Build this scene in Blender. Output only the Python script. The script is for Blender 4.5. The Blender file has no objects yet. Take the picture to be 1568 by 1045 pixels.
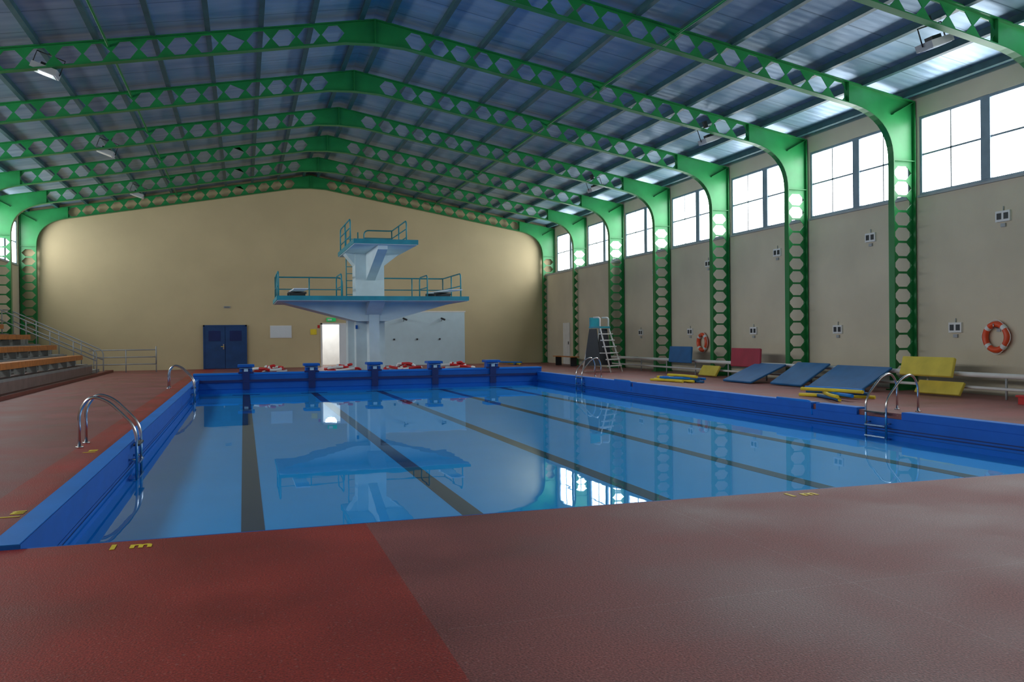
import bpy, bmesh, math, random
from mathutils import Vector, Matrix
random.seed(4)
scene = bpy.context.scene
scene.view_settings.view_transform = 'Standard'
scene.view_settings.look = 'None'
scene.view_settings.exposure = 0.0

# ------------------------------------------------------------ materials
def new_mat(name):
    m = bpy.data.materials.new(name); m.use_nodes = True
    nt = m.node_tree
    for n in list(nt.nodes): nt.nodes.remove(n)
    out = nt.nodes.new('ShaderNodeOutputMaterial')
    return m, nt, out

def mat(name, col, rough=0.5, metal=0.0, var=0.12, scale=3.0, bump=0.0, bscale=60.0, spec=0.5, emit=0.0):
    m, nt, out = new_mat(name)
    b = nt.nodes.new('ShaderNodeBsdfPrincipled')
    nt.links.new(b.outputs[0], out.inputs[0])
    b.inputs['Roughness'].default_value = rough
    b.inputs['Metallic'].default_value = metal
    b.inputs['Specular IOR Level'].default_value = spec
    g = nt.nodes.new('ShaderNodeNewGeometry')
    n = nt.nodes.new('ShaderNodeTexNoise'); n.inputs['Scale'].default_value = scale
    n.inputs['Detail'].default_value = 6
    nt.links.new(g.outputs['Position'], n.inputs['Vector'])
    r = nt.nodes.new('ShaderNodeValToRGB')
    r.color_ramp.elements[0].position = 0.3; r.color_ramp.elements[1].position = 0.7
    r.color_ramp.elements[0].color = tuple(c*(1-var) for c in col)+(1,)
    r.color_ramp.elements[1].color = tuple(min(1, c*(1+var)) for c in col)+(1,)
    nt.links.new(n.outputs['Fac'], r.inputs['Fac'])
    nt.links.new(r.outputs['Color'], b.inputs['Base Color'])
    if bump > 0:
        n2 = nt.nodes.new('ShaderNodeTexNoise'); n2.inputs['Scale'].default_value = bscale
        nt.links.new(g.outputs['Position'], n2.inputs['Vector'])
        bp = nt.nodes.new('ShaderNodeBump'); bp.inputs['Strength'].default_value = bump
        bp.inputs['Distance'].default_value = 0.02
        nt.links.new(n2.outputs['Fac'], bp.inputs['Height'])
        nt.links.new(bp.outputs[0], b.inputs['Normal'])
    if emit > 0:
        b.inputs['Emission Color'].default_value = (*col, 1)
        b.inputs['Emission Strength'].default_value = emit
    return m

M = {}
M['wall_back'] = mat('wall_cream', (0.57, 0.47, 0.275), 0.75, var=0.05, scale=0.7, bump=0.1)
M['wall_right'] = mat('wall_grey_cream', (0.62, 0.55, 0.41), 0.75, var=0.08, scale=0.6, bump=0.15)
M['green'] = mat('green_steel', (0.012, 0.235, 0.060), 0.38, var=0.15, scale=2)
M['green_d'] = mat('green_flange', (0.010, 0.19, 0.045), 0.38, var=0.15, scale=2)
M['purlin'] = mat('purlin_paint', (0.02, 0.08, 0.09), 0.5, var=0.2)
M['blue'] = mat('pool_blue', (0.004, 0.105, 0.46), 0.5, var=0.08, scale=2, spec=0.3)
M['blue_l'] = mat('pool_light_blue', (0.006, 0.19, 0.66), 0.5, var=0.08, scale=1.2, spec=0.3)
M['navy'] = mat('pool_navy', (0.004, 0.02, 0.13), 0.4)
M['poolfloor'] = mat('pool_floor_blue', (0.002, 0.40, 0.95), 0.6, var=0.04, scale=0.8)
M['lane'] = mat('lane_line_navy', (0.002, 0.012, 0.08), 0.6)
M['steel'] = mat('stainless_steel', (0.62, 0.63, 0.65), 0.22, metal=1.0, var=0.05)
M['grey'] = mat('grey_paint', (0.35, 0.37, 0.38), 0.5)
M['white'] = mat('white_paint', (0.75, 0.75, 0.73), 0.5, var=0.05)
M['frame'] = mat('window_frame_blue_grey', (0.20, 0.27, 0.33), 0.5)
M['dark'] = mat('dark_metal', (0.02, 0.025, 0.03), 0.45)
M['tower'] = mat('tower_pale_blue', (0.60, 0.73, 0.78), 0.6, var=0.06, scale=2)
M['teal'] = mat('tower_teal', (0.02, 0.28, 0.36), 0.45)
M['door'] = mat('door_blue', (0.01, 0.06, 0.20), 0.4)
M['orange'] = mat('bench_wood_orange', (0.50, 0.17, 0.03), 0.45, var=0.25, scale=6)
M['concrete'] = mat('concrete_brown', (0.20, 0.14, 0.12), 0.7, var=0.15, bump=0.2)
M['conc_grey'] = mat('concrete_grey', (0.24, 0.25, 0.24), 0.7, var=0.12, bump=0.2)
M['kerb'] = mat('kerb_red_brown', (0.17, 0.045, 0.03), 0.6)
M['red'] = mat('red_plastic', (0.6, 0.02, 0.02), 0.4)
M['buoy'] = mat('lifebuoy_orange', (0.75, 0.08, 0.02), 0.4)
M['yellow'] = mat('yellow_foam', (0.66, 0.52, 0.07), 0.6)
M['yellow2'] = mat('yellow_paint', (0.80, 0.62, 0.03), 0.5)
M['matblue'] = mat('mat_blue', (0.012, 0.12, 0.32), 0.5)
M['matred'] = mat('mat_red', (0.38, 0.03, 0.06), 0.5)
M['screen'] = mat('panel_pale_blue', (0.54, 0.70, 0.78), 0.6, var=0.03)
M['paper'] = mat('paper_white', (0.70, 0.76, 0.80), 0.6, var=0.02)
M['exit'] = mat('exit_green', (0.02, 0.45, 0.12), 0.4, emit=0.3)
M['glass_l'] = mat('lamp_glass', (0.5, 0.55, 0.6), 0.15, var=0.02)

def window_pane_mat():
    m, nt, out = new_mat('daylight_frosted_glass')
    e = nt.nodes.new('ShaderNodeEmission')
    e.inputs['Color'].default_value = (0.95, 0.975, 1.0, 1); e.inputs['Strength'].default_value = 9.8
    nt.links.new(e.outputs[0], out.inputs[0]); return m
M['pane'] = window_pane_mat()

def ceiling_mat():
    m, nt, out = new_mat('foil_insulation_ceiling')
    b = nt.nodes.new('ShaderNodeBsdfPrincipled')
    nt.links.new(b.outputs[0], out.inputs[0])
    b.inputs['Metallic'].default_value = 0.5
    b.inputs['Roughness'].default_value = 0.45
    g = nt.nodes.new('ShaderNodeNewGeometry')
    mp = nt.nodes.new('ShaderNodeMapping'); mp.inputs['Scale'].default_value = (0.35, 1.6, 0.35)
    nt.links.new(g.outputs['Position'], mp.inputs['Vector'])
    n = nt.nodes.new('ShaderNodeTexNoise'); n.inputs['Scale'].default_value = 1.6; n.inputs['Detail'].default_value = 5
    nt.links.new(mp.outputs[0], n.inputs['Vector'])
    r = nt.nodes.new('ShaderNodeValToRGB')
    r.color_ramp.elements[0].position = .3; r.color_ramp.elements[1].position = .7
    r.color_ramp.elements[0].color = (0.23, 0.37, 0.53, 1); r.color_ramp.elements[1].color = (0.40, 0.53, 0.66, 1)
    nt.links.new(n.outputs['Fac'], r.inputs['Fac'])
    sp = nt.nodes.new('ShaderNodeSeparateXYZ'); nt.links.new(g.outputs['Position'], sp.inputs[0])
    def mth(op, a, bb):
        k = nt.nodes.new('ShaderNodeMath'); k.operation = op
        for i, v in enumerate((a, bb)):
            if isinstance(v, (int, float)): k.inputs[i].default_value = v
            else: nt.links.new(v, k.inputs[i])
        return k.outputs[0]
    fr = mth('FRACT', mth('DIVIDE', mth('ADD', sp.outputs[1], 100), 1.2), 0)
    seam = mth('MULTIPLY', mth('LESS_THAN', fr, 0.03), 0.6)
    mx = nt.nodes.new('ShaderNodeMix'); mx.data_type = 'RGBA'
    nt.links.new(seam, mx.inputs[0]); nt.links.new(r.outputs[0], mx.inputs[6]); mx.inputs[7].default_value = (.06, .12, .18, 1)
    nt.links.new(mx.outputs[2], b.inputs['Base Color'])
    hgt = mth('ADD', n.outputs['Fac'], mth('MULTIPLY', mth('SINE', mth('MULTIPLY', sp.outputs[1], 26.0), 0), 0.08))
    bp = nt.nodes.new('ShaderNodeBump'); bp.inputs['Strength'].default_value = 0.4; bp.inputs['Distance'].default_value = 0.06
    nt.links.new(hgt, bp.inputs['Height']); nt.links.new(bp.outputs[0], b.inputs['Normal'])
    return m
M['ceil'] = ceiling_mat()

def deck_mat():
    m, nt, out = new_mat('red_rubber_deck')
    N = nt.nodes.new; L = nt.links.new
    b = N('ShaderNodeBsdfPrincipled'); L(b.outputs[0], out.inputs[0])
    b.inputs['Specular IOR Level'].default_value = 0.5
    g = N('ShaderNodeNewGeometry'); s = N('ShaderNodeSeparateXYZ'); L(g.outputs['Position'], s.inputs[0])
    def mth(op, a, bb):
        k = N('ShaderNodeMath'); k.operation = op
        for i, v in enumerate((a, bb)):
            if isinstance(v, (int, float)): k.inputs[i].default_value = v
            else: L(v, k.inputs[i])
        return k.outputs[0]
    X, Y = s.outputs[0], s.outputs[1]
    a = mth('MULTIPLY', mth('LESS_THAN', X, 0.89), mth('LESS_THAN', Y, 6.7))
    c = mth('GREATER_THAN', X, -2.15); c = mth('MULTIPLY', c, mth('LESS_THAN', X, -1.3))
    mask = mth('MAXIMUM', a, c)
    ns = N('ShaderNodeTexNoise'); ns.inputs['Scale'].default_value = 90; ns.inputs['Detail'].default_value = 4
    L(g.outputs['Position'], ns.inputs['Vector'])
    nl = N('ShaderNodeTexNoise'); nl.inputs['Scale'].default_value = 0.9; nl.inputs['Detail'].default_value = 8
    L(g.outputs['Position'], nl.inputs['Vector'])
    base = N('ShaderNodeMix'); base.data_type = 'RGBA'
    base.inputs[6].default_value = (0.235, 0.072, 0.064, 1); base.inputs[7].default_value = (0.300, 0.034, 0.022, 1)
    L(mask, base.inputs[0])
    v1 = N('ShaderNodeMapRange'); v1.inputs[1].default_value = .3; v1.inputs[2].default_value = .7
    v1.inputs[3].default_value = .45; v1.inputs[4].default_value = 1.55
    L(ns.outputs['Fac'], v1.inputs[0])
    v2 = N('ShaderNodeMapRange'); v2.inputs[1].default_value = .3; v2.inputs[2].default_value = .7
    v2.inputs[3].default_value = .76; v2.inputs[4].default_value = 1.26
    L(nl.outputs['Fac'], v2.inputs[0])
    vv = mth('MULTIPLY', v1.outputs[0], v2.outputs[0])
    sc = N('ShaderNodeVectorMath'); sc.operation = 'SCALE'
    L(base.outputs[2], sc.inputs[0]); L(vv, sc.inputs[3])
    sp = N('ShaderNodeTexNoise'); sp.inputs['Scale'].default_value = 45; sp.inputs['Detail'].default_value = 8
    L(g.outputs['Position'], sp.inputs['Vector'])
    spm = mth('MULTIPLY', mth('GREATER_THAN', sp.outputs['Fac'], 0.64), 0.35)
    j1 = mth('LESS_THAN', mth('ABSOLUTE', mth('SUBTRACT', X, 3.35), 0), 0.007)
    j2 = mth('LESS_THAN', mth('ABSOLUTE', mth('SUBTRACT', Y, 4.1), 0), 0.007)
    j = mth('MULTIPLY', mth('MAXIMUM', j1, j2), mth('GREATER_THAN', X, 0.95))
    j = mth('MULTIPLY', mth('MULTIPLY', j, mth('GREATER_THAN', ns.outputs['Fac'], 0.48)), 0.35)
    mk = mth('MAXIMUM', spm, j)
    fin = N('ShaderNodeMix'); fin.data_type = 'RGBA'; L(mk, fin.inputs[0])
    L(sc.outputs[0], fin.inputs[6]); fin.inputs[7].default_value = (0.36, 0.23, 0.21, 1)
    L(fin.outputs[2], b.inputs['Base Color'])
    rr = N('ShaderNodeMapRange'); rr.inputs[1].default_value = .3; rr.inputs[2].default_value = .7
    rr.inputs[3].default_value = .42; rr.inputs[4].default_value = .62
    L(nl.outputs['Fac'], rr.inputs[0]); L(rr.outputs[0], b.inputs['Roughness'])
    bp = N('ShaderNodeBump'); bp.inputs['Strength'].default_value = 0.35; bp.inputs['Distance'].default_value = 0.01
    L(ns.outputs['Fac'], bp.inputs['Height']); L(bp.outputs[0], b.inputs['Normal'])
    return m
M['deck'] = deck_mat()

def water_mat():
    m, nt, out = new_mat('pool_water_surface')
    N = nt.nodes.new; L = nt.links.new
    tr = N('ShaderNodeBsdfTransparent'); tr.inputs[0].default_value = (0.75, 0.97, 1.0, 1)
    gl = N('ShaderNodeBsdfGlossy'); gl.inputs['Roughness'].default_value = 0.012
    gl.inputs['Color'].default_value = (0.68, 0.86, 1, 1)
    g = N('ShaderNodeNewGeometry')
    dt = N('ShaderNodeVectorMath'); dt.operation = 'DOT_PRODUCT'
    L(g.outputs['Normal'], dt.inputs[0]); L(g.outputs['Incoming'], dt.inputs[1])
    def mth(op, a, b):
        k = N('ShaderNodeMath'); k.operation = op
        for i, v in enumerate((a, b)):
            if isinstance(v, (int, float)): k.inputs[i].default_value = v
            else: L(v, k.inputs[i])
        return k.outputs[0]
    ab = mth('ABSOLUTE', dt.outputs['Value'], 0)
    sch = mth('ADD', mth('MULTIPLY', mth('POWER', mth('SUBTRACT', 1.0, ab), 5.0), 0.78), 0.02)
    mx = N('ShaderNodeMixShader'); L(sch, mx.inputs[0]); L(tr.outputs[0], mx.inputs[1]); L(gl.outputs[0], mx.inputs[2])
    n = N('ShaderNodeTexNoise'); n.inputs['Scale'].default_value = 1.3; n.inputs['Detail'].default_value = 2
    L(g.outputs['Position'], n.inputs['Vector'])
    bp = N('ShaderNodeBump'); bp.inputs['Strength'].default_value = 0.02; bp.inputs['Distance'].default_value = 0.05
    L(n.outputs['Fac'], bp.inputs['Height']); L(bp.outputs[0], gl.inputs['Normal'])
    L(mx.outputs[0], out.inputs[0]); return m
M['water'] = water_mat()

# ------------------------------------------------------------ mesh builder
class B:
    def __init__(s, name):
        s.name = name; s.v = []; s.f = []; s.m = []; s.sm = []; s.mats = []
    def mi(s, k):
        if k not in s.mats: s.mats.append(k)
        return s.mats.index(k)
    def add(s, vs, fs, k, smooth=False):
        o = len(s.v); s.v += [tuple(v) for v in vs]; i = s.mi(k)
        for f in fs: s.f.append([a+o for a in f]); s.m.append(i); s.sm.append(smooth)
    def box(s, x0, x1, y0, y1, z0, z1, k):
        vs = [(x, y, z) for x in (x0, x1) for y in (y0, y1) for z in (z0, z1)]
        s.add(vs, [(0,1,3,2),(4,6,7,5),(0,4,5,1),(2,3,7,6),(0,2,6,4),(1,5,7,3)], k)
    def prism(s, poly, axis, a0, a1, k):
        def P(p, a):
            if axis == 'y': return (p[0], a, p[1])
            if axis == 'x': return (a, p[0], p[1])
            return (p[0], p[1], a)
        n = len(poly); vs = [P(p, a0) for p in poly]+[P(p, a1) for p in poly]
        fs = [list(range(n)), list(range(2*n-1, n-1, -1))]+[(i, i+n, (i+1) % n+n, (i+1) % n) for i in range(n)]
        s.add(vs, fs, k)
    def strip(s, path, th, y0, y1, k):
        for a, b in zip(path[:-1], path[1:]):
            a = Vector(a); b = Vector(b); d = (b-a).normalized(); nn = Vector((-d.y, d.x))*th/2
            s.prism([a+nn, b+nn, b-nn, a-nn], 'y', y0, y1, k)
    def tube(s, path, r, k, n=10, closed=False, kf=None):
        P = [Vector(p) for p in path]; m = len(P)
        T = []
        for i in range(m):
            if closed: t = P[(i+1) % m]-P[i-1]
            else: t = P[min(i+1, m-1)]-P[max(i-1, 0)]
            T.append(t.normalized())
        ref = Vector((0, 0, 1)) if abs(T[0].z) < .9 else Vector((1, 0, 0))
        N = (ref-T[0]*ref.dot(T[0])).normalized(); vs = []
        for i in range(m):
            N = (N-T[i]*N.dot(T[i])).normalized(); Bn = T[i].cross(N)
            for j in range(n):
                a = 2*math.pi*j/n; vs.append(P[i]+(N*math.cos(a)+Bn*math.sin(a))*r)
        o = len(s.v); s.v += [tuple(v) for v in vs]
        rng = m if closed else m-1
        for i in range(rng):
            i2 = (i+1) % m; kk = kf(i) if kf else k; mi = s.mi(kk)
            for j in range(n):
                s.f.append([o+i*n+j, o+i*n+(j+1) % n, o+i2*n+(j+1) % n, o+i2*n+j]); s.m.append(mi); s.sm.append(True)
        if not closed:
            mi = s.mi(kf(0) if kf else k)
            s.f.append([o+j for j in range(n)][::-1]); s.m.append(mi); s.sm.append(False)
            s.f.append([o+(m-1)*n+j for j in range(n)]); s.m.append(mi); s.sm.append(False)
    def build(s, loc=(0, 0, 0), bevel=0, parent=None, recalc=True):
        me = bpy.data.meshes.new(s.name); me.from_pydata(s.v, [], s.f)
        for k in s.mats: me.materials.append(M[k])
        me.polygons.foreach_set('material_index', s.m); me.polygons.foreach_set('use_smooth', s.sm)
        if recalc:
            bm = bmesh.new(); bm.from_mesh(me); bmesh.ops.recalc_face_normals(bm, faces=bm.faces); bm.to_mesh(me); bm.free()
        ob = bpy.data.objects.new(s.name, me); ob.location = loc
        scene.collection.objects.link(ob)
        if bevel:
            md = ob.modifiers.new('bev', 'BEVEL'); md.width = bevel; md.segments = 2; md.limit_method = 'ANGLE'
        if parent: ob.parent = parent
        return ob

def inst(ob, loc, rot=None, name=None):
    o = bpy.data.objects.new(name or ob.name.split('.')[0], ob.data); o.location = loc
    if rot: o.rotation_euler = rot
    scene.collection.objects.link(o)
    for md in ob.modifiers:
        n = o.modifiers.new(md.name, md.type)
        if md.type == 'BEVEL': n.width = md.width; n.segments = md.segments; n.limit_method = 'ANGLE'
    return o

def fillet(pts, r, n=6):
    P = [Vector(p) for p in pts]; out = [P[0]]
    for i in range(1, len(P)-1):
        a, b, c = P[i-1], P[i], P[i+1]
        d1 = (a-b); d2 = (c-b); rr = min(r, d1.length*.49, d2.length*.49)
        p0 = b+d1.normalized()*rr; p2 = b+d2.normalized()*rr
        for k in range(n+1):
            t = k/n; out.append(p0*(1-t)**2+b*2*t*(1-t)+p2*t*t)
    out.append(P[-1]); return out

def web_mesh(outer, holes, th):
    cu = bpy.data.curves.new('w', 'CURVE'); cu.dimensions = '2D'; cu.fill_mode = 'BOTH'; cu.extrude = th/2
    for poly in [outer]+holes:
        sp = cu.splines.new('POLY'); sp.points.add(len(poly)-1); sp.use_cyclic_u = True
        for p, q in zip(sp.points, poly): p.co = (q[0], q[1], 0, 1)
    ob = bpy.data.objects.new('w', cu); scene.collection.objects.link(ob)
    dg = bpy.context.evaluated_depsgraph_get(); me = bpy.data.meshes.new_from_object(ob.evaluated_get(dg))
    vs = [(v.co.x, v.co.z, v.co.y) for v in me.vertices]; fs = [list(p.vertices) for p in me.polygons]
    bpy.data.objects.remove(ob); bpy.data.meshes.remove(me)
    return vs, fs

# ------------------------------------------------------------ dimensions
XC, HW = 3.28, 12.92
XL, XR = XC-HW, XC+HW
YF, YB = -4.1, 43.6
ZE, ZR = 7.40, 9.70
SL = (ZR-ZE)/HW
def zroof(x): return ZR-SL*abs(x-XC)
PX0, PX1, PY0, PY1 = -1.55, 11.10, 6.66, 31.75
ZW = -0.34
FR = [0.2+4.3*i for i in range(11)]

# ------------------------------------------------------------ floor
fl = B('floor')
fl.box(XL-.2, XR+.2, YF-.2, PY0, -.3, 0, 'deck')
fl.box(XL-.2, XR+.2, PY1+.02, YB+.2, -.3, 0, 'deck')
fl.box(XL-.2, PX0, PY0, PY1+.02, -.3, 0, 'deck')
fl.box(PX1, XR+.2, PY0, PY1+.02, -.3, 0, 'deck')
fl.build()

# ------------------------------------------------------------ pool
p = B('swimming_pool')
ZF = ZW-0.15
p.box(PX0-.2, PX1+.2, PY0-.2, PY1+.2, ZF-.2, ZF, 'poolfloor')
p.box(PX0-.2, PX0, PY0-.2, PY1+.2, ZF, -.30, 'blue_l')
p.box(PX1, PX1+.2, PY0-.2, PY1+.2, ZF, -.30, 'blue_l')
p.box(PX0, PX1, PY0-.2, PY0, ZF, -.30, 'blue_l')
p.box(PX0, PX1, PY1, PY1+.2, ZF, -.30, 'blue_l')
for sx, x in ((1, PX0), (-1, PX1)):
    def bx(a, b, z0, z1, k, y0=PY0, y1=PY1):
        xa, xb = sorted((x+sx*a, x+sx*b)); p.box(xa, xb, y0, y1, z0, z1, k)
    bx(-.01, .02, -.33, -.30, 'blue')
    bx(-.01, .03, -.28, -.10, 'blue')
    bx(-.01, .012, -.30, -.27, 'navy')
    bx(-.01, .012, -.355, -.315, 'navy')
    segs = [(PY0, PY1)] if sx == 1 else [(PY0, 12.2), (13.35, 14.55), (14.7, 23.05), (23.2, PY1)]
    for a, b in segs:
        bx(-.16, .055, -.10, .03, 'blue', a, b)
        bx(-.15, .045, .03, .036, 'blue_l', a, b)
        if sx == -1 and a > 14:
            # rounded kerb end
            xe = x+.06
            p.tube(fillet([(x-.02, a+1.2, .05), (x-.02, a+.05, .05), (x-.02, a, -.22)], .12), .03, 'blue_l', 8)
p.box(PX0, PX1, PY0, PY0+.02, -.30, .0, 'blue')
p.box(PX0-.15, PX1+.15, PY1, PY1+.45, -.02, .20, 'blue')
p.box(PX0-.15, PX1+.15, PY1-.03, PY1+.48, .17, .23, 'blue_l')
p.box(PX0, PX1, PY1-.03, PY1, -.33, -.08, 'blue')
p.box(PX0, PX1, PY1-.10, PY1, -.10, -.03, 'navy')
LX = [0.07, 2.36, 4.65, 6.94, 9.23]
for x in LX:
    p.box(x-.115, x+.115, PY0+.2, PY1-.9, ZF, ZF+.004, 'lane')
    p.box(x-.45, x+.45, PY1-1.15, PY1-.9, ZF, ZF+.004, 'lane')
pool = p.build()
w = B('pool_water'); w.add([(PX0, PY0, ZW), (PX1, PY0, ZW), (PX1, PY1, ZW), (PX0, PY1, ZW)], [(0, 1, 2, 3)], 'water')
w.build(parent=pool, recalc=False)

# starting blocks
sb = B('starting_block')
sb.box(-.29, .29, -.12, .50, .44, .52, 'blue')
sb.box(-.27, .27, -.10, .48, .52, .53, 'blue_l')
sb.box(-.22, .22, -.02, .40, .23, .44, 'blue')
sb.box(-.12, .12, -.09, -.02, -.36, .44, 'navy')
sb.box(-.26, .26, -.06, .0, .20, .27, 'navy')
sb.tube([(-.2, -.16, .40), (.2, -.16, .40)], .016, 'steel')
sb.tube([(-.2, -.16, .40), (-.2, -.02, .40)], .016, 'steel'); sb.tube([(.2, -.16, .40), (.2, -.02, .40)], .016, 'steel')
sb.box(-.07, .07, -.095, -.088, .28, .38, 'screen')
b0 = sb.build((LX[0], PY1, 0), bevel=.012)
for x in LX[1:]: inst(b0, (x, PY1, 0))

# ------------------------------------------------------------ walls
def gable(y0, y1, name, openings, k):
    b = B(name)
    cur = XL-.2
    for (a, c, h) in openings:
        b.prism([(cur, 0), (a, 0), (a, zroof(a))]+([(XC, ZR)] if cur < XC < a else [])+[(cur, zroof(cur))], 'y', y0, y1, k)
        top = [(a, h), (c, h), (c, zroof(c))]+([(XC, ZR)] if a < XC < c else [])+[(a, zroof(a))]
        b.prism(top, 'y', y0, y1, k); cur = c
    e = XR+.2
    b.prism([(cur, 0), (e, 0), (e, zroof(e))]+([(XC, ZR)] if cur < XC < e else [])+[(cur, zroof(cur))], 'y', y0, y1, k)
    return b.build()
gable(YB, YB+.2, 'wall_back', [(3.75, 5.2, 2.15)], 'wall_back')
gable(YF-.2, YF, 'wall_front', [], 'wall_back')
WZ0, WZ1 = 4.87, 6.85
bays = [(YF, FR[0])]+[(FR[i], FR[i+1]) for i in range(10)]
for side, xa, xb, k in (('right', XR, XR+.2, 'wall_right'), ('left', XL-.2, XL, 'wall_right')):
    b = B('wall_'+side)
    b.box(xa, xb, YF, YB, 0, WZ0, k); b.box(xa, xb, YF, YB, WZ1, ZE+.05, k)
    prev = YF
    for (a, c) in bays:
        b.box(xa, xb, prev, a+.16, WZ0, WZ1, k); prev = c-.16
    b.box(xa, xb, prev, YB, WZ0, WZ1, k)
    b.build()
wi = 1
for side in ('right', 'left'):
    for (a, c) in bays:
        b = B('window_%d' % wi); wi += 1
        x0 = XR+.02 if side == 'right' else XL-.10
        x1 = x0+.08
        ya, yb = a+.16, c-.16; ym = (ya+yb)/2
        f = 'frame'
        b.box(x0, x1, ya, yb, WZ0, WZ0+.07, f); b.box(x0, x1, ya, yb, WZ1-.07, WZ1, f)
        for y in (ya, yb-.08): b.box(x0, x1, y, y+.08, WZ0+.07, WZ1-.07, f)
        b.box(x0-.01, x1+.01, ym-.13, ym+.13, WZ0+.07, WZ1-.07, f)
        zt = WZ0+1.02
        for (q0, q1) in ((ya+.08, ym-.13), (ym+.13, yb-.08)):
            b.box(x0+.02, x1-.02, q0, q1, zt-.022, zt+.022, f)
            qm = (q0+q1)/2; b.box(x0+.02, x1-.025, qm-.018, qm+.018, WZ0+.07, WZ1-.07, 'grey')
        xp = x0+.06 if side == 'right' else x0+.02
        b.add([(xp, ya, WZ0), (xp, yb, WZ0), (xp, yb, WZ1), (xp, ya, WZ1)], [(0, 1, 2, 3)], 'pane')
        if side == 'right': b.box(XR-.06, XR+.02, ya, yb, WZ0-.05, WZ0, 'grey')
        else: b.box(XL-.02, XL+.06, ya, yb, WZ0-.05, WZ0, 'grey')
        b.build()

# ------------------------------------------------------------ ceiling + purlins
c = B('ceiling')
for s in (-1, 1):
    e = XC+s*(HW+.25)
    c.prism([(XC, ZR), (e, zroof(e)), (e, zroof(e)+.12), (XC, ZR+.12)], 'y', YF-.2, YB+.2, 'ceil')
c.build()
pu = B('roof_purlins')
for s in (-1, 1):
    d = .35
    while d < HW:
        x = XC+s*d; z = zroof(x)
        pu.box(x-.035, x+.035, YF, YB, z-.15, z+.0, 'purlin')
        pu.box(x-.06, x+.06, YF, YB, z-.165, z-.15, 'purlin')
        d += 1.22
pu.build()

# ------------------------------------------------------------ portal frames
def frame_mesh():
    b = B('portal_frame')
    zt = lambda x: ZR-SL*x-.165
    zb = lambda x: ZR-SL*x-.68
    xo, xi = HW-.05, HW-.70
    xh = 10.9; zk = 5.75
    c0 = Vector((xh, zb(xh))); c1 = Vector((xi, zb(xi)+.02)); c2 = Vector((xi, zk))
    arc = [c0*(1-t)**2+c1*2*t*(1-t)+c2*t*t for t in [i/12 for i in range(13)]]
    ap = [(0, zb(0)-.10), (.75, zb(.75))]
    inner = [Vector(q) for q in ap]+arc+[Vector((xi, 0))]
    outer_r = inner+[Vector((xo, 0)), Vector((xo, zt(xo))), Vector((0, zt(0)))]
    right = [(q.x, q.y) for q in outer_r]
    left = [(-q[0], q[1]) for q in right[1:-1]][::-1]
    outline = right+left
    holes = []
    x = 1.05
    while x < 10.75:
        zc = ZR-SL*x-.425
        for s in (1, -1):
            holes.append([(s*(x+px), zc+pz-SL*px) for px, pz in ((.28, 0), (.11, .205), (-.11, .205), (-.28, 0), (-.11, -.205), (.11, -.205))])
        x += .60
    z = .45; xm = (xo+xi)/2
    while z < 5.75:
        for s in (1, -1):
            holes.append([(s*(xm+px), z+pz) for px, pz in ((.285, .0), (.13, .165), (-.13, .165), (-.285, 0), (-.13, -.165), (.13, -.165))])
        z += .385
    vs, fs = web_mesh(outline, holes, .02)
    b.add(vs, fs, 'green')
    for s in (1, -1):
        inn = [(s*q.x, q.y) for q in inner]
        out = [(s*xo, 0), (s*xo, zt(xo)), (0, zt(0))]
        b.strip(inn, .025, -.10, .10, 'green_d')
        b.strip(out, .025, -.10, .10, 'green_d')
        b.strip([(s*xi, zk), (s*xo, zk)], .02, -.09, .09, 'green_d')
        b.strip([(s*xh, zb(xh)), (s*(xh), zt(xh))], .02, -.09, .09, 'green_d')
        b.strip([(s*xi, zb(xi)+.05), (s*xo, zt(xo))], .02, -.09, .09, 'green_d')
        b.box(s*xm-.4, s*xm+.4, -.16, .16, 0, .03, 'green_d')
    b.strip([(0, zb(0)-.1), (0, zt(0))], .03, -.09, .09, 'green_d')
    return b
pf = frame_mesh().build((XC, FR[0], 0))
for y in FR[1:-1]: inst(pf, (XC, y, 0))
inst(pf, (XC, 43.38, 0))
rb = B('roof_bracing')
for x in (XC-6.2, XC+6.2):
    rb.tube([(x, YF, zroof(x)-.30), (x, YB, zroof(x)-.30)], .03, 'green_d', 8)
rb.build()

# ------------------------------------------------------------ doors & back wall items
d = B('door_1')
x0, x1, zt = -1.86, .16, 2.13; y = YB
d.box(x0, x1, y-.04, y, 0, zt, 'navy')
d.box(x0+.07, (x0+x1)/2-.01, y-.075, y-.04, .02, zt-.07, 'door'); d.box((x0+x1)/2+.01, x1-.07, y-.075, y-.04, .02, zt-.07, 'door')
for q in (x0, x1-.07): d.box(q, q+.07, y-.09, y, 0, zt, 'door')
d.box(x0, x1, y-.09, y, zt-.07, zt, 'door')
d.box((x0+x1)/2-.10, (x0+x1)/2-.05, y-.12, y-.075, .95, 1.2, 'steel'); d.tube([((x0+x1)/2-.2, y-.13, 1.08), ((x0+x1)/2-.05, y-.13, 1.08)], .012, 'yellow2')
d.box(x0+.25, x0+.8, y-.085, y-.075, 1.35, 1.85, 'navy'); d.box(x1-.8, x1-.25, y-.085, y-.075, 1.35, 1.85, 'navy')
d.build()
d = B('door_2')
d.box(3.70, 3.78, YB-.03, YB+.23, 0, 2.2, 'white'); d.box(5.17, 5.25, YB-.03, YB+.23, 0, 2.2, 'white'); d.box(3.70, 5.25, YB-.03, YB+.23, 2.13, 2.2, 'white')
d.box(4.62, 5.17, YB-.02, YB+.03, 0.02, 2.13, 'paper')
d.build()
lo = B('wall_lobby')
lo.box(2.6, 2.7, YB+.2, YB+3.2, 0, 2.6, 'white'); lo.box(6.2, 6.3, YB+.2, YB+3.2, 0, 2.6, 'white')
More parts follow.
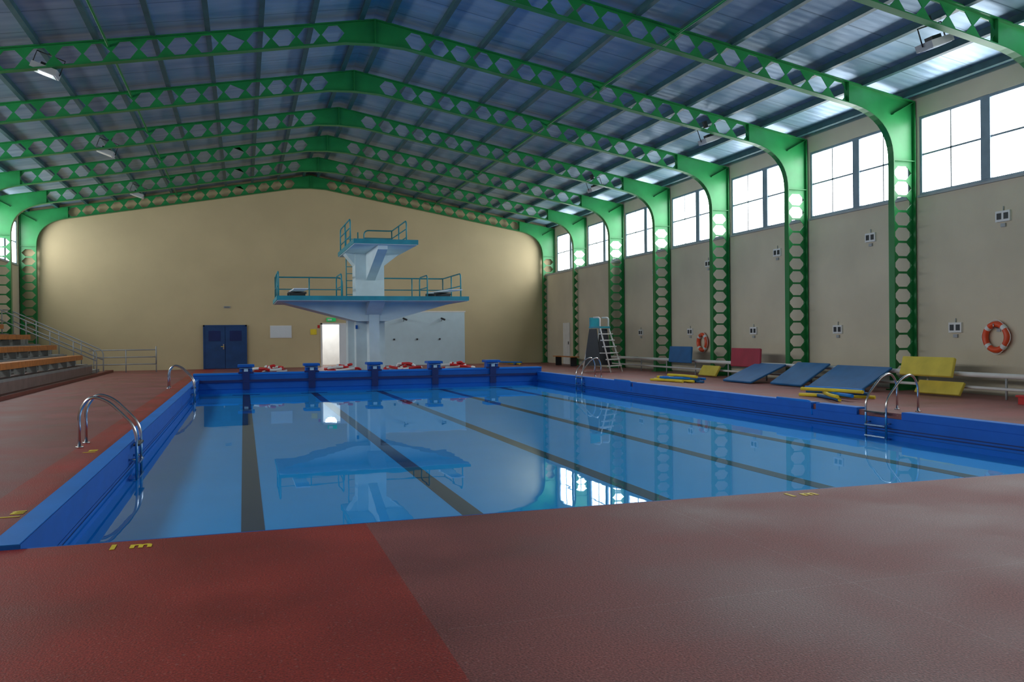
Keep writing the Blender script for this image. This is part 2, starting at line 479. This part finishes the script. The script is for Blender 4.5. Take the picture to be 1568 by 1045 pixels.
lo.box(2.6, 6.3, YB+3.2, YB+3.3, 0, 2.6, 'white'); lo.box(2.6, 6.3, YB+.2, YB+3.3, 2.6, 2.7, 'white'); lo.box(2.6, 6.3, YB+.2, YB+3.3, -.1, 0, 'concrete')
lo.build()
la = bpy.data.lights.new('lobby_lamp', 'POINT'); la.energy = 110; la.shadow_soft_size = .3; la.color = (.95, .97, 1)
lo_ = bpy.data.objects.new('lobby_lamp', la); lo_.location = (4.3, YB+1.4, 2.3); scene.collection.objects.link(lo_)
e = B('exit_sign'); e.box(4.0, 4.45, YB-.06, YB, 2.28, 2.46, 'exit'); e.box(4.05, 4.25, YB-.065, YB-.06, 2.33, 2.41, 'white'); e.build()
e = B('notice_board'); e.box(1.28, 2.26, YB-.03, YB, 1.50, 2.06, 'paper'); e.box(1.25, 2.29, YB-.02, YB, 1.47, 2.09, 'white'); e.build()
e = B('yellow_notice'); e.box(3.2, 3.5, YB-.02, YB, 1.62, 1.9, 'yellow2'); e.box(3.55, 3.65, YB-.02, YB, 1.95, 2.1, 'red'); e.build()
e = B('painted_wall_panel'); e.box(5.6, 11.15, YB-.05, YB, .0, 2.76, 'screen')
e.box(5.6, 11.2, YB-.06, YB, 2.74, 2.80, 'white')
for x in (7.4, 8.6, 9.8): e.box(x-.04, x+.04, YB-.10, YB-.05, 1.30, 1.38, 'dark')
e.build()
for x in (7.9, 9.9):
    e = B('wall_spotlight'); e.tube([(x, YB, 2.25), (x, YB-.25, 2.4)], .015, 'dark'); e.tube([(x-.05, YB-.2, 2.42), (x+.12, YB-.35, 2.34)], .05, 'dark'); e.build()
e = B('wall_vent_grille'); e.box(-.9, -.6, YB-.03, YB, 2.95, 3.05, 'grey'); e.box(-.87, -.63, YB-.035, YB, 2.97, 2.985, 'dark'); e.box(-.87, -.63, YB-.035, YB, 3.01, 3.025, 'dark'); e.build()

# ------------------------------------------------------------ corner enclosure (right/back)
e = B('wall_enclosure')
e.box(15.72, XR, 35.0, YB, 0, 4.70, 'wall_right'); e.box(15.68, XR, 34.95, YB, 4.70, 4.78, 'grey')
e.box(15.69, 15.72, 40.0, 40.9, 0, 2.1, 'white'); e.box(15.66, 15.70, 40.1, 40.15, 1.0, 1.15, 'dark')
e.box(15.67, 15.72, 39.3, 39.5, 2.9, 3.1, 'dark')
e.build()

# ------------------------------------------------------------ diving tower
t = B('diving_tower')
T, K = 'tower', 'teal'
t.box(4.30, 5.45, 34.3, 35.3, 0, 4.86, T)
t.box(4.72, 5.12, 33.55, 34.3, 0, 2.4, T)
t.box(4.05, 4.35, 34.9, 35.6, 0, 2.9, T)
t.prism([(1.35, 2.86), (4.25, 2.10), (5.5, 2.10), (8.25, 2.86)], 'y', 33.6, 35.4, T)
t.prism([(32.4, 2.86), (33.55, 2.35), (34.4, 2.2), (34.4, 2.86)], 'x', 4.6, 5.2, T)
t.box(1.2, 8.4, 32.2, 36.4, 2.84, 2.98, T)
def rim(x0, x1, y0, y1, z0, z1):
    q = .03
    t.box(x0-q, x1+q, y0-q, y0, z0, z1, K); t.box(x0-q, x1+q, y1, y1+q, z0, z1, K)
    t.box(x0-q, x0, y0, y1, z0, z1, K); t.box(x1, x1+q, y0, y1, z0, z1, K)
rim(1.2, 8.4, 32.2, 36.4, 2.86, 3.02)
t.box(3.85, 6.15, 30.9, 36.2, 4.84, 4.98, T); rim(3.85, 6.15, 30.9, 36.2, 4.86, 5.03)
t.prism([(34.3, 3.75), (34.3, 4.85), (31.1, 4.85), (31.1, 4.68)], 'x', 4.72, 5.08, T)
t.prism([(5.4, 4.3), (5.4, 4.85), (6.1, 4.85)], 'y', 34.4, 35.2, T)
t.prism([(4.35, 4.3), (4.35, 4.85), (3.9, 4.85)], 'y', 34.4, 35.2, T)
def rail(pts, z0, h=1.0, mids=(.5,), r=.028, k='teal', posts=None):
    top = [Vector((a, b, z0+h)) for a, b in pts]
    pth = fillet([Vector((pts[0][0], pts[0][1], z0))]+top+[Vector((pts[-1][0], pts[-1][1], z0))], .22)
    t.tube(pth, r, k, 8)
    for m in mids: t.tube([Vector((a, b, z0+h*m)) for a, b in pts], r*.8, k, 8)
    for i in range(len(pts)-1):
        a = Vector(pts[i]); b = Vector(pts[i+1]); n = max(1, int((b-a).length/1.3))
        for j in range(0, n+1):
            q = a.lerp(b, j/n)
            if i == 0 and j == 0: continue
            if i == len(pts)-2 and j == n: continue
            t.tube([(q.x, q.y, z0), (q.x, q.y, z0+h)], r*.9, k, 8)
rail([(1.27, 33.1), (1.27, 36.3), (4.0, 36.3)], 2.98)
rail([(5.6, 36.3), (8.33, 36.3), (8.33, 33.1)], 2.98)
rail([(7.2, 34.2), (7.2, 35.8)], 2.98)
rail([(3.7, 33.9), (3.7, 35.8)], 2.98)
rail([(3.92, 32.7), (3.92, 36.1)], 4.98, mids=(.35, .68))
rail([(4.9, 36.1), (6.08, 36.1), (6.08, 32.7)], 4.98, mids=(.35, .68))
for x in (2.0, 7.75):
    t.prism([(36.0, 3.30), (31.5, 3.22), (31.5, 3.26), (36.0, 3.36)], 'x', x-.25, x+.25, 'paper')
    t.box(x-.3, x+.3, 33.7, 34.0, 2.98, 3.20, 'dark'); t.tube([(x-.35, 33.85, 3.21), (x+.35, 33.85, 3.21)], .045, 'dark')
    t.box(x-.28, x+.28, 35.6, 35.9, 2.98, 3.30, 'dark')
def lad(x, y, z0, z1, wdt=.5, lean=0.0):
    for s in (-1, 1): t.tube([(x+s*wdt/2, y, z0), (x+s*wdt/2, y-lean, z1)], .025, 'teal', 8)
    n = int((z1-z0)/.28)
    for i in range(1, n): 
        u = i/n; t.tube([(x-wdt/2, y-lean*u, z0+(z1-z0)*u), (x+wdt/2, y-lean*u, z0+(z1-z0)*u)], .016, 'teal', 6)
lad(4.4, 36.15, 2.98, 5.9); lad(4.85, 38.2, 0, 3.2, .7, 1.75)
t.box(4.28, 4.36, 34.25, 34.31, 1.8, 1.95, 'blue')
t.build()

# ------------------------------------------------------------ pool ladders
def pool_ladder(s):
    b = B('pool_ladder')
    for yy in (-.26, .26):
        path = fillet([(-s*.58, yy, 0), (-s*.58, yy, .50), (-s*.44, yy, .70), (-s*.22, yy, .62), (s*.13, yy, .24), (s*.13, yy, -.48)], .17, 8)
        b.tube(path, .021, 'steel', 12)
        b.tube([(-s*.58, yy, 0), (-s*.58, yy, .02)], .05, 'steel', 14)
        b.tube([(s*.13, yy, -.20), (s*.03, yy, -.20)], .016, 'steel', 8)
    for z in (.0, -.24, -.44):
        x0, x1 = sorted((s*.09, s*.17)); b.box(x0, x1, -.26, .26, z-.012, z+.012, 'dark' if z == 0 else 'steel')
    return b
for (s, x, ys) in ((1, PX0, (12.95, 27.1)), (-1, PX1, (12.75, 27.1))):
    o = pool_ladder(s).build((x, ys[0], 0)); inst(o, (x, ys[1], 0), name='pool_ladder')

# ------------------------------------------------------------ bleachers on left
b = B('bleachers')
XS = -5.9; Y0, Y1 = 9.0, 38.2
b.box(XS-.02, XS+.28, Y0, 42.0, 0, .10, 'kerb')
for i in range(4):
    xa = XS-.93*i; z = .45+.42*i
    b.box(XL+.02, xa, Y0, Y1, (0 if i == 0 else z-.42), z, 'concrete' if i == 0 else 'conc_grey')
    b.box(xa-.06, xa+.005, Y0, Y1, z-.06, z+.01, 'conc_grey')
    xs = xa-.28
    for q in (0, .14, .28): b.box(xs-q-.12, xs-q, Y0, Y1-.4, z+.36, z+.40, 'orange')
    b.box(xs-.03, xs, Y0, Y1-.4, z+.22, z+.36, 'orange')
    yy = Y0+.3
    while yy < Y1-.5:
        b.box(xs-.34, xs-.06, yy, yy+.06, z, z+.36, 'conc_grey'); yy += 1.6
for i in range(8):
    xa = XS-.45*i; b.box(XL+.02, xa, Y1, 40.0, .22*i, .22*(i+1), 'conc_grey')
b.build()
h = B('stair_handrail')
for y in (38.3, 40.05):
    for dz in (1.0, .6):
        h.tube(fillet([(-5.75, y, dz-.95+.0 if dz < .9 else 0), (-5.75, y, dz), (-9.3, y, dz+1.75), (XL+.1, y, dz+1.75)] if dz > .9 else [(-5.75, y, .6), (-9.3, y, 2.35)], .2), .025, 'grey', 8)
    for i in range(1, 5):
        x = -5.75-.85*i; zb = .22*math.floor(.85*i/.45+.5)
        h.tube([(x, y, min(1.7, zb)), (x, y, 1.0+1.75*(-5.75-x)/3.55)], .022, 'grey', 8)
h.build()
h = B('guard_rail')
for z in (1.0, .68, .36): h.tube(fillet([(-6.3, 41.2, z), (-3.75, 41.2, z)], .1), .025, 'grey', 8)
for x in (-6.3, -5.0, -3.75): h.tube([(x, 41.2, 0), (x, 41.2, 1.0)], .025, 'grey', 8)
h.tube([(-6.3, 41.2, 1.0), (-6.3, 40.1, 1.0)], .025, 'grey', 8)
h.tube([(-3.75, 41.2, .36), (-3.75, 41.2, 1.15)], .03, 'grey', 8)
h.build()

# ------------------------------------------------------------ right wall furniture
h = B('wall_pipes')
for z, r in ((.50, .055), (.22, .035)):
    h.tube([(15.30, 9.0, z), (15.30, 34.8, z)], r, 'white', 10)
yy = 9.6
while yy < 34.5:
    h.tube([(15.30, yy, 0), (15.30, yy, .5)], .025, 'grey', 8); h.tube([(15.30, yy, .5), (XR, yy, .5)], .02, 'grey', 8); yy += 2.15
h.build()
def mat_obj(name, y0, y1, xb, zb, xt, zt, th, k, skew=0.0):
    b = B(name); d = Vector((xt-xb, zt-zb)).normalized(); n = Vector((-d.y, d.x))*th
    if n.y < 0: n = -n
    b.prism([(xb, zb), (xt, zt), (xt+n.x, zt+n.y), (xb+n.x, zb+n.y)], 'y', y0, y1, k)
    if skew: b.v = [(v[0], v[1]+skew*(v[2]-zb), v[2]) for v in b.v]
    return b.build(bevel=.02)
mat_obj('foam_mat', 21.2, 22.7, 13.9, .01, 15.1, .50, .06, 'matblue')
mat_obj('foam_mat', 19.3, 20.7, 14.2, .01, 15.15, .58, .06, 'matblue')
mat_obj('foam_mat', 17.0, 19.0, 14.2, .01, 15.15, .55, .06, 'matblue')
mat_obj('foam_mat', 14.95, 16.5, 14.95, .42, 15.2, .84, .08, 'yellow', .35)
mat_obj('foam_mat', 14.8, 16.1, 15.0, .02, 15.16, .30, .08, 'yellow')
mat_obj('foam_mat', 22.4, 24.0, 15.05, .40, 15.2, .98, .08, 'matred', .3)
mat_obj('foam_mat', 26.6, 28.2, 15.05, .42, 15.2, 1.0, .08, 'matblue', .3)
mat_obj('foam_mat', 24.9, 26.0, 15.0, .02, 15.2, .35, .08, 'yellow')
def lifebuoy(y, z):
    b = B('lifebuoy'); n = 40; R = .29
    pts = [(-.09, R*math.cos(2*math.pi*i/n), R*math.sin(2*math.pi*i/n)) for i in range(n)]
    b.tube(pts, .068, 'buoy', 12, True, kf=lambda i: 'white' if (i % 10) in (4, 5) else 'buoy')
    pts = [(-.10, (R+.075+.02*math.cos(8*math.pi*i/n))*math.cos(2*math.pi*i/n), (R+.075+.02*math.cos(8*math.pi*i/n))*math.sin(2*math.pi*i/n)) for i in range(n)]
    b.tube(pts, .008, 'white', 6, True)
    b.tube([(-.013, 0, .2), (-.17, 0, .22), (-.17, 0, .30)], .012, 'steel', 8); b.box(-.02, -.001, -.05, .05, .12, .32, 'grey')
    b.build((XR, y, z))
lifebuoy(14.9, 1.32); lifebuoy(27.7, 1.15)
v = B('wall_socket_box')
v.box(-.05, 0, -.19, .19, -.12, .12, 'white'); v.box(-.055, -.05, -.15, -.03, -.07, .07, 'dark'); v.box(-.055, -.05, .03, .15, -.07, .07, 'dark')
v.tube([(-.02, 0, .12), (-.02, 0, .22)], .012, 'grey', 6); v.box(-.04, 0, -.06, .06, -.24, -.16, 'grey')
vo = None
for i in range(5):
    for (y, z) in ((14.75+4.2*i, 4.02), (16.1+4.2*i, 1.55)):
        if y > 34: continue
        if vo is None: vo = v.build((XR, y, z))
        else: inst(vo, (XR, y, z))
g = B('lifeguard_chair')
for yy in (-.4, .4):
    g.tube(fillet([(-.55, yy*1.1, 0), (.0, yy*.8, 1.75), (.0, yy*.8, 2.15), (.30, yy*.8, 2.15)], .1), .03, 'white', 8)
    g.tube([(.75, yy*1.1, 0), (.42, yy*.8, 1.75)], .03, 'white', 8)
    g.tube([(-.3, yy, .75), (.6, yy, .75)], .02, 'white', 8); g.tube([(0, yy*.8, 1.75), (.42, yy*.8, 1.75)], .025, 'white', 8)
for i in range(6):
    u = (i+1)/7; g.box(-.55+.55*u-.08, -.55+.55*u+.10, -.4, .4, 1.75*u-.02, 1.75*u+.02, 'white')
g.box(-.05, .48, -.38, .38, 1.73, 1.80, 'teal'); g.box(.42, .47, -.36, .36, 1.8, 2.15, 'teal')
for ya, yb in ((-.42, -.38), (.38, .42)): g.prism([(-.1, .25), (.70, .25), (.44, 1.7), (.12, 1.7)], 'y', ya, yb, 'dark')
go = g.build((13.6, 30.9, 0)); go.rotation_euler = (0, 0, math.radians(125))
g = B('bench'); 
g.box(14.6, 15.0, 37.0, 39.5, .42, .46, 'orange')
for y in (37.2, 39.2): g.box(14.65, 14.95, y, y+.06, 0, .42, 'dark')
g.build()

# ------------------------------------------------------------ loose items
def rope_pile(cx, cy, w, d, name='lane_rope_coil', cols=('red', 'white'), r=.05, z0=.05, turns=5, ph=0):
    b = B(name); pts = []; n = 60*turns
    for i in range(n):
        a = 2*math.pi*i/60
        q = .55+.45*math.sin(a*.37+ph)
        pts.append((cx+w/2*q*math.cos(a+ph)+.06*math.sin(3.1*a), cy+d/2*q*math.sin(a), z0+.14*(i/n)*turns*.5+.04*math.sin(a*2.3)))
    b.tube(pts, r, cols[0], 8, kf=lambda i: cols[(i//9) % len(cols)]); b.build()
for x, w, ph in ((.95, 1.2, 0), (3.55, 1.5, 1), (5.9, 1.3, 2), (8.0, 1.6, .5)):
    rope_pile(x, 33.0, w, .9, ph=ph)
def noodles(cx, cy, L, n, name='foam_noodles'):
    b = B(name)
    for i in range(n):
        a = math.radians(random.uniform(55, 120)); dx, dy = math.cos(a)*L/2, math.sin(a)*L/2
        ox, oy = random.uniform(-.3, .3), random.uniform(-.3, .3); z = .045+.075*(i//3)
        pts = [(cx+ox-dx+2*dx*u+.1*math.sin(u*3+i), cy+oy-dy+2*dy*u, z) for u in [j/10 for j in range(11)]]
        b.tube(pts, .038, ('yellow2', 'matblue', 'yellow2', 'blue_l')[i % 4], 10)
    b.build()
noodles(12.4, 15.7, 1.6, 8); noodles(12.7, 23.2, 1.7, 7)
k = B('storage_crate'); k.box(14.6, 15.0, 12.6, 13.0, 0, .16, 'red'); k.box(14.57, 15.03, 12.57, 13.03, .14, .18, 'red'); k.box(14.65, 14.95, 12.65, 12.95, .18, .182, 'dark'); k.build(bevel=.01)
noodles(13.2, 41.5, 1.5, 4, 'foam_noodles')

def text(s, loc, rz, size, name='depth_marking'):
    cu = bpy.data.curves.new(name, 'FONT'); cu.body = s; cu.size = size; cu.extrude = .001; cu.align_x = 'CENTER'
    cu.offset = .006
    o = bpy.data.objects.new('tmp', cu); scene.collection.objects.link(o)
    me = bpy.data.meshes.new_from_object(o.evaluated_get(bpy.context.evaluated_depsgraph_get()))
    bpy.data.objects.remove(o); me.materials.clear(); me.materials.append(M['yellow2'])
    ob = bpy.data.objects.new(name, me); ob.location = loc; ob.rotation_euler = (0, 0, rz); scene.collection.objects.link(ob)
text('1 m', (-.78, 6.42, .003), 0, .2)
text('1 m', (4.75, 6.42, .003), 0, .2)
text('1 m', (-1.78, 8.0, .003), math.radians(90), .2)
text('1 m', (-1.85, 12.2, .003), math.radians(90), .2)

f = B('ceiling_floodlight')
f.box(-.28, .28, -.22, .22, -.02, .12, 'grey'); f.box(-.24, .24, -.18, .18, -.03, -.02, 'glass_l')
f.box(-.12, .12, -.1, .1, .12, .20, 'dark')
f.tube([(-.31, 0, .05), (-.31, 0, .42), (.31, 0, .42), (.31, 0, .05)], .015, 'dark', 6); f.box(-.05, .05, -.05, .05, .42, .60, 'dark')
fo = None
for (x, ys, rr) in ((13.3, (13.7, 22.3, 30.9), -.35), (-4.3, (21.9, 30.8, 39.5), .35)):
    for y in ys:
        z = zroof(x)-.72
        if fo is None: fo = f.build((x, y, z)); fo.rotation_euler = (0, rr, 0)
        else: inst(fo, (x, y, z), (0, rr, 0))

# ------------------------------------------------------------ world & camera
wd = bpy.data.worlds.new('World'); scene.world = wd; wd.use_nodes = True
bg = wd.node_tree.nodes['Background']; bg.inputs[0].default_value = (.75, .85, 1, 1); bg.inputs[1].default_value = 1.0
cam = bpy.data.cameras.new('camera'); co = bpy.data.objects.new('camera', cam); scene.collection.objects.link(co)
cam.sensor_width = 36; cam.lens = 29.85; cam.clip_end = 200
R = Matrix.Rotation(-math.atan(411/1300), 4, 'Z') @ Matrix.Rotation(math.radians(90-.33), 4, 'X') @ Matrix.Rotation(-.010, 4, 'Z')
co.matrix_world = Matrix.Translation((0, 0, 1.45)) @ R
scene.camera = co
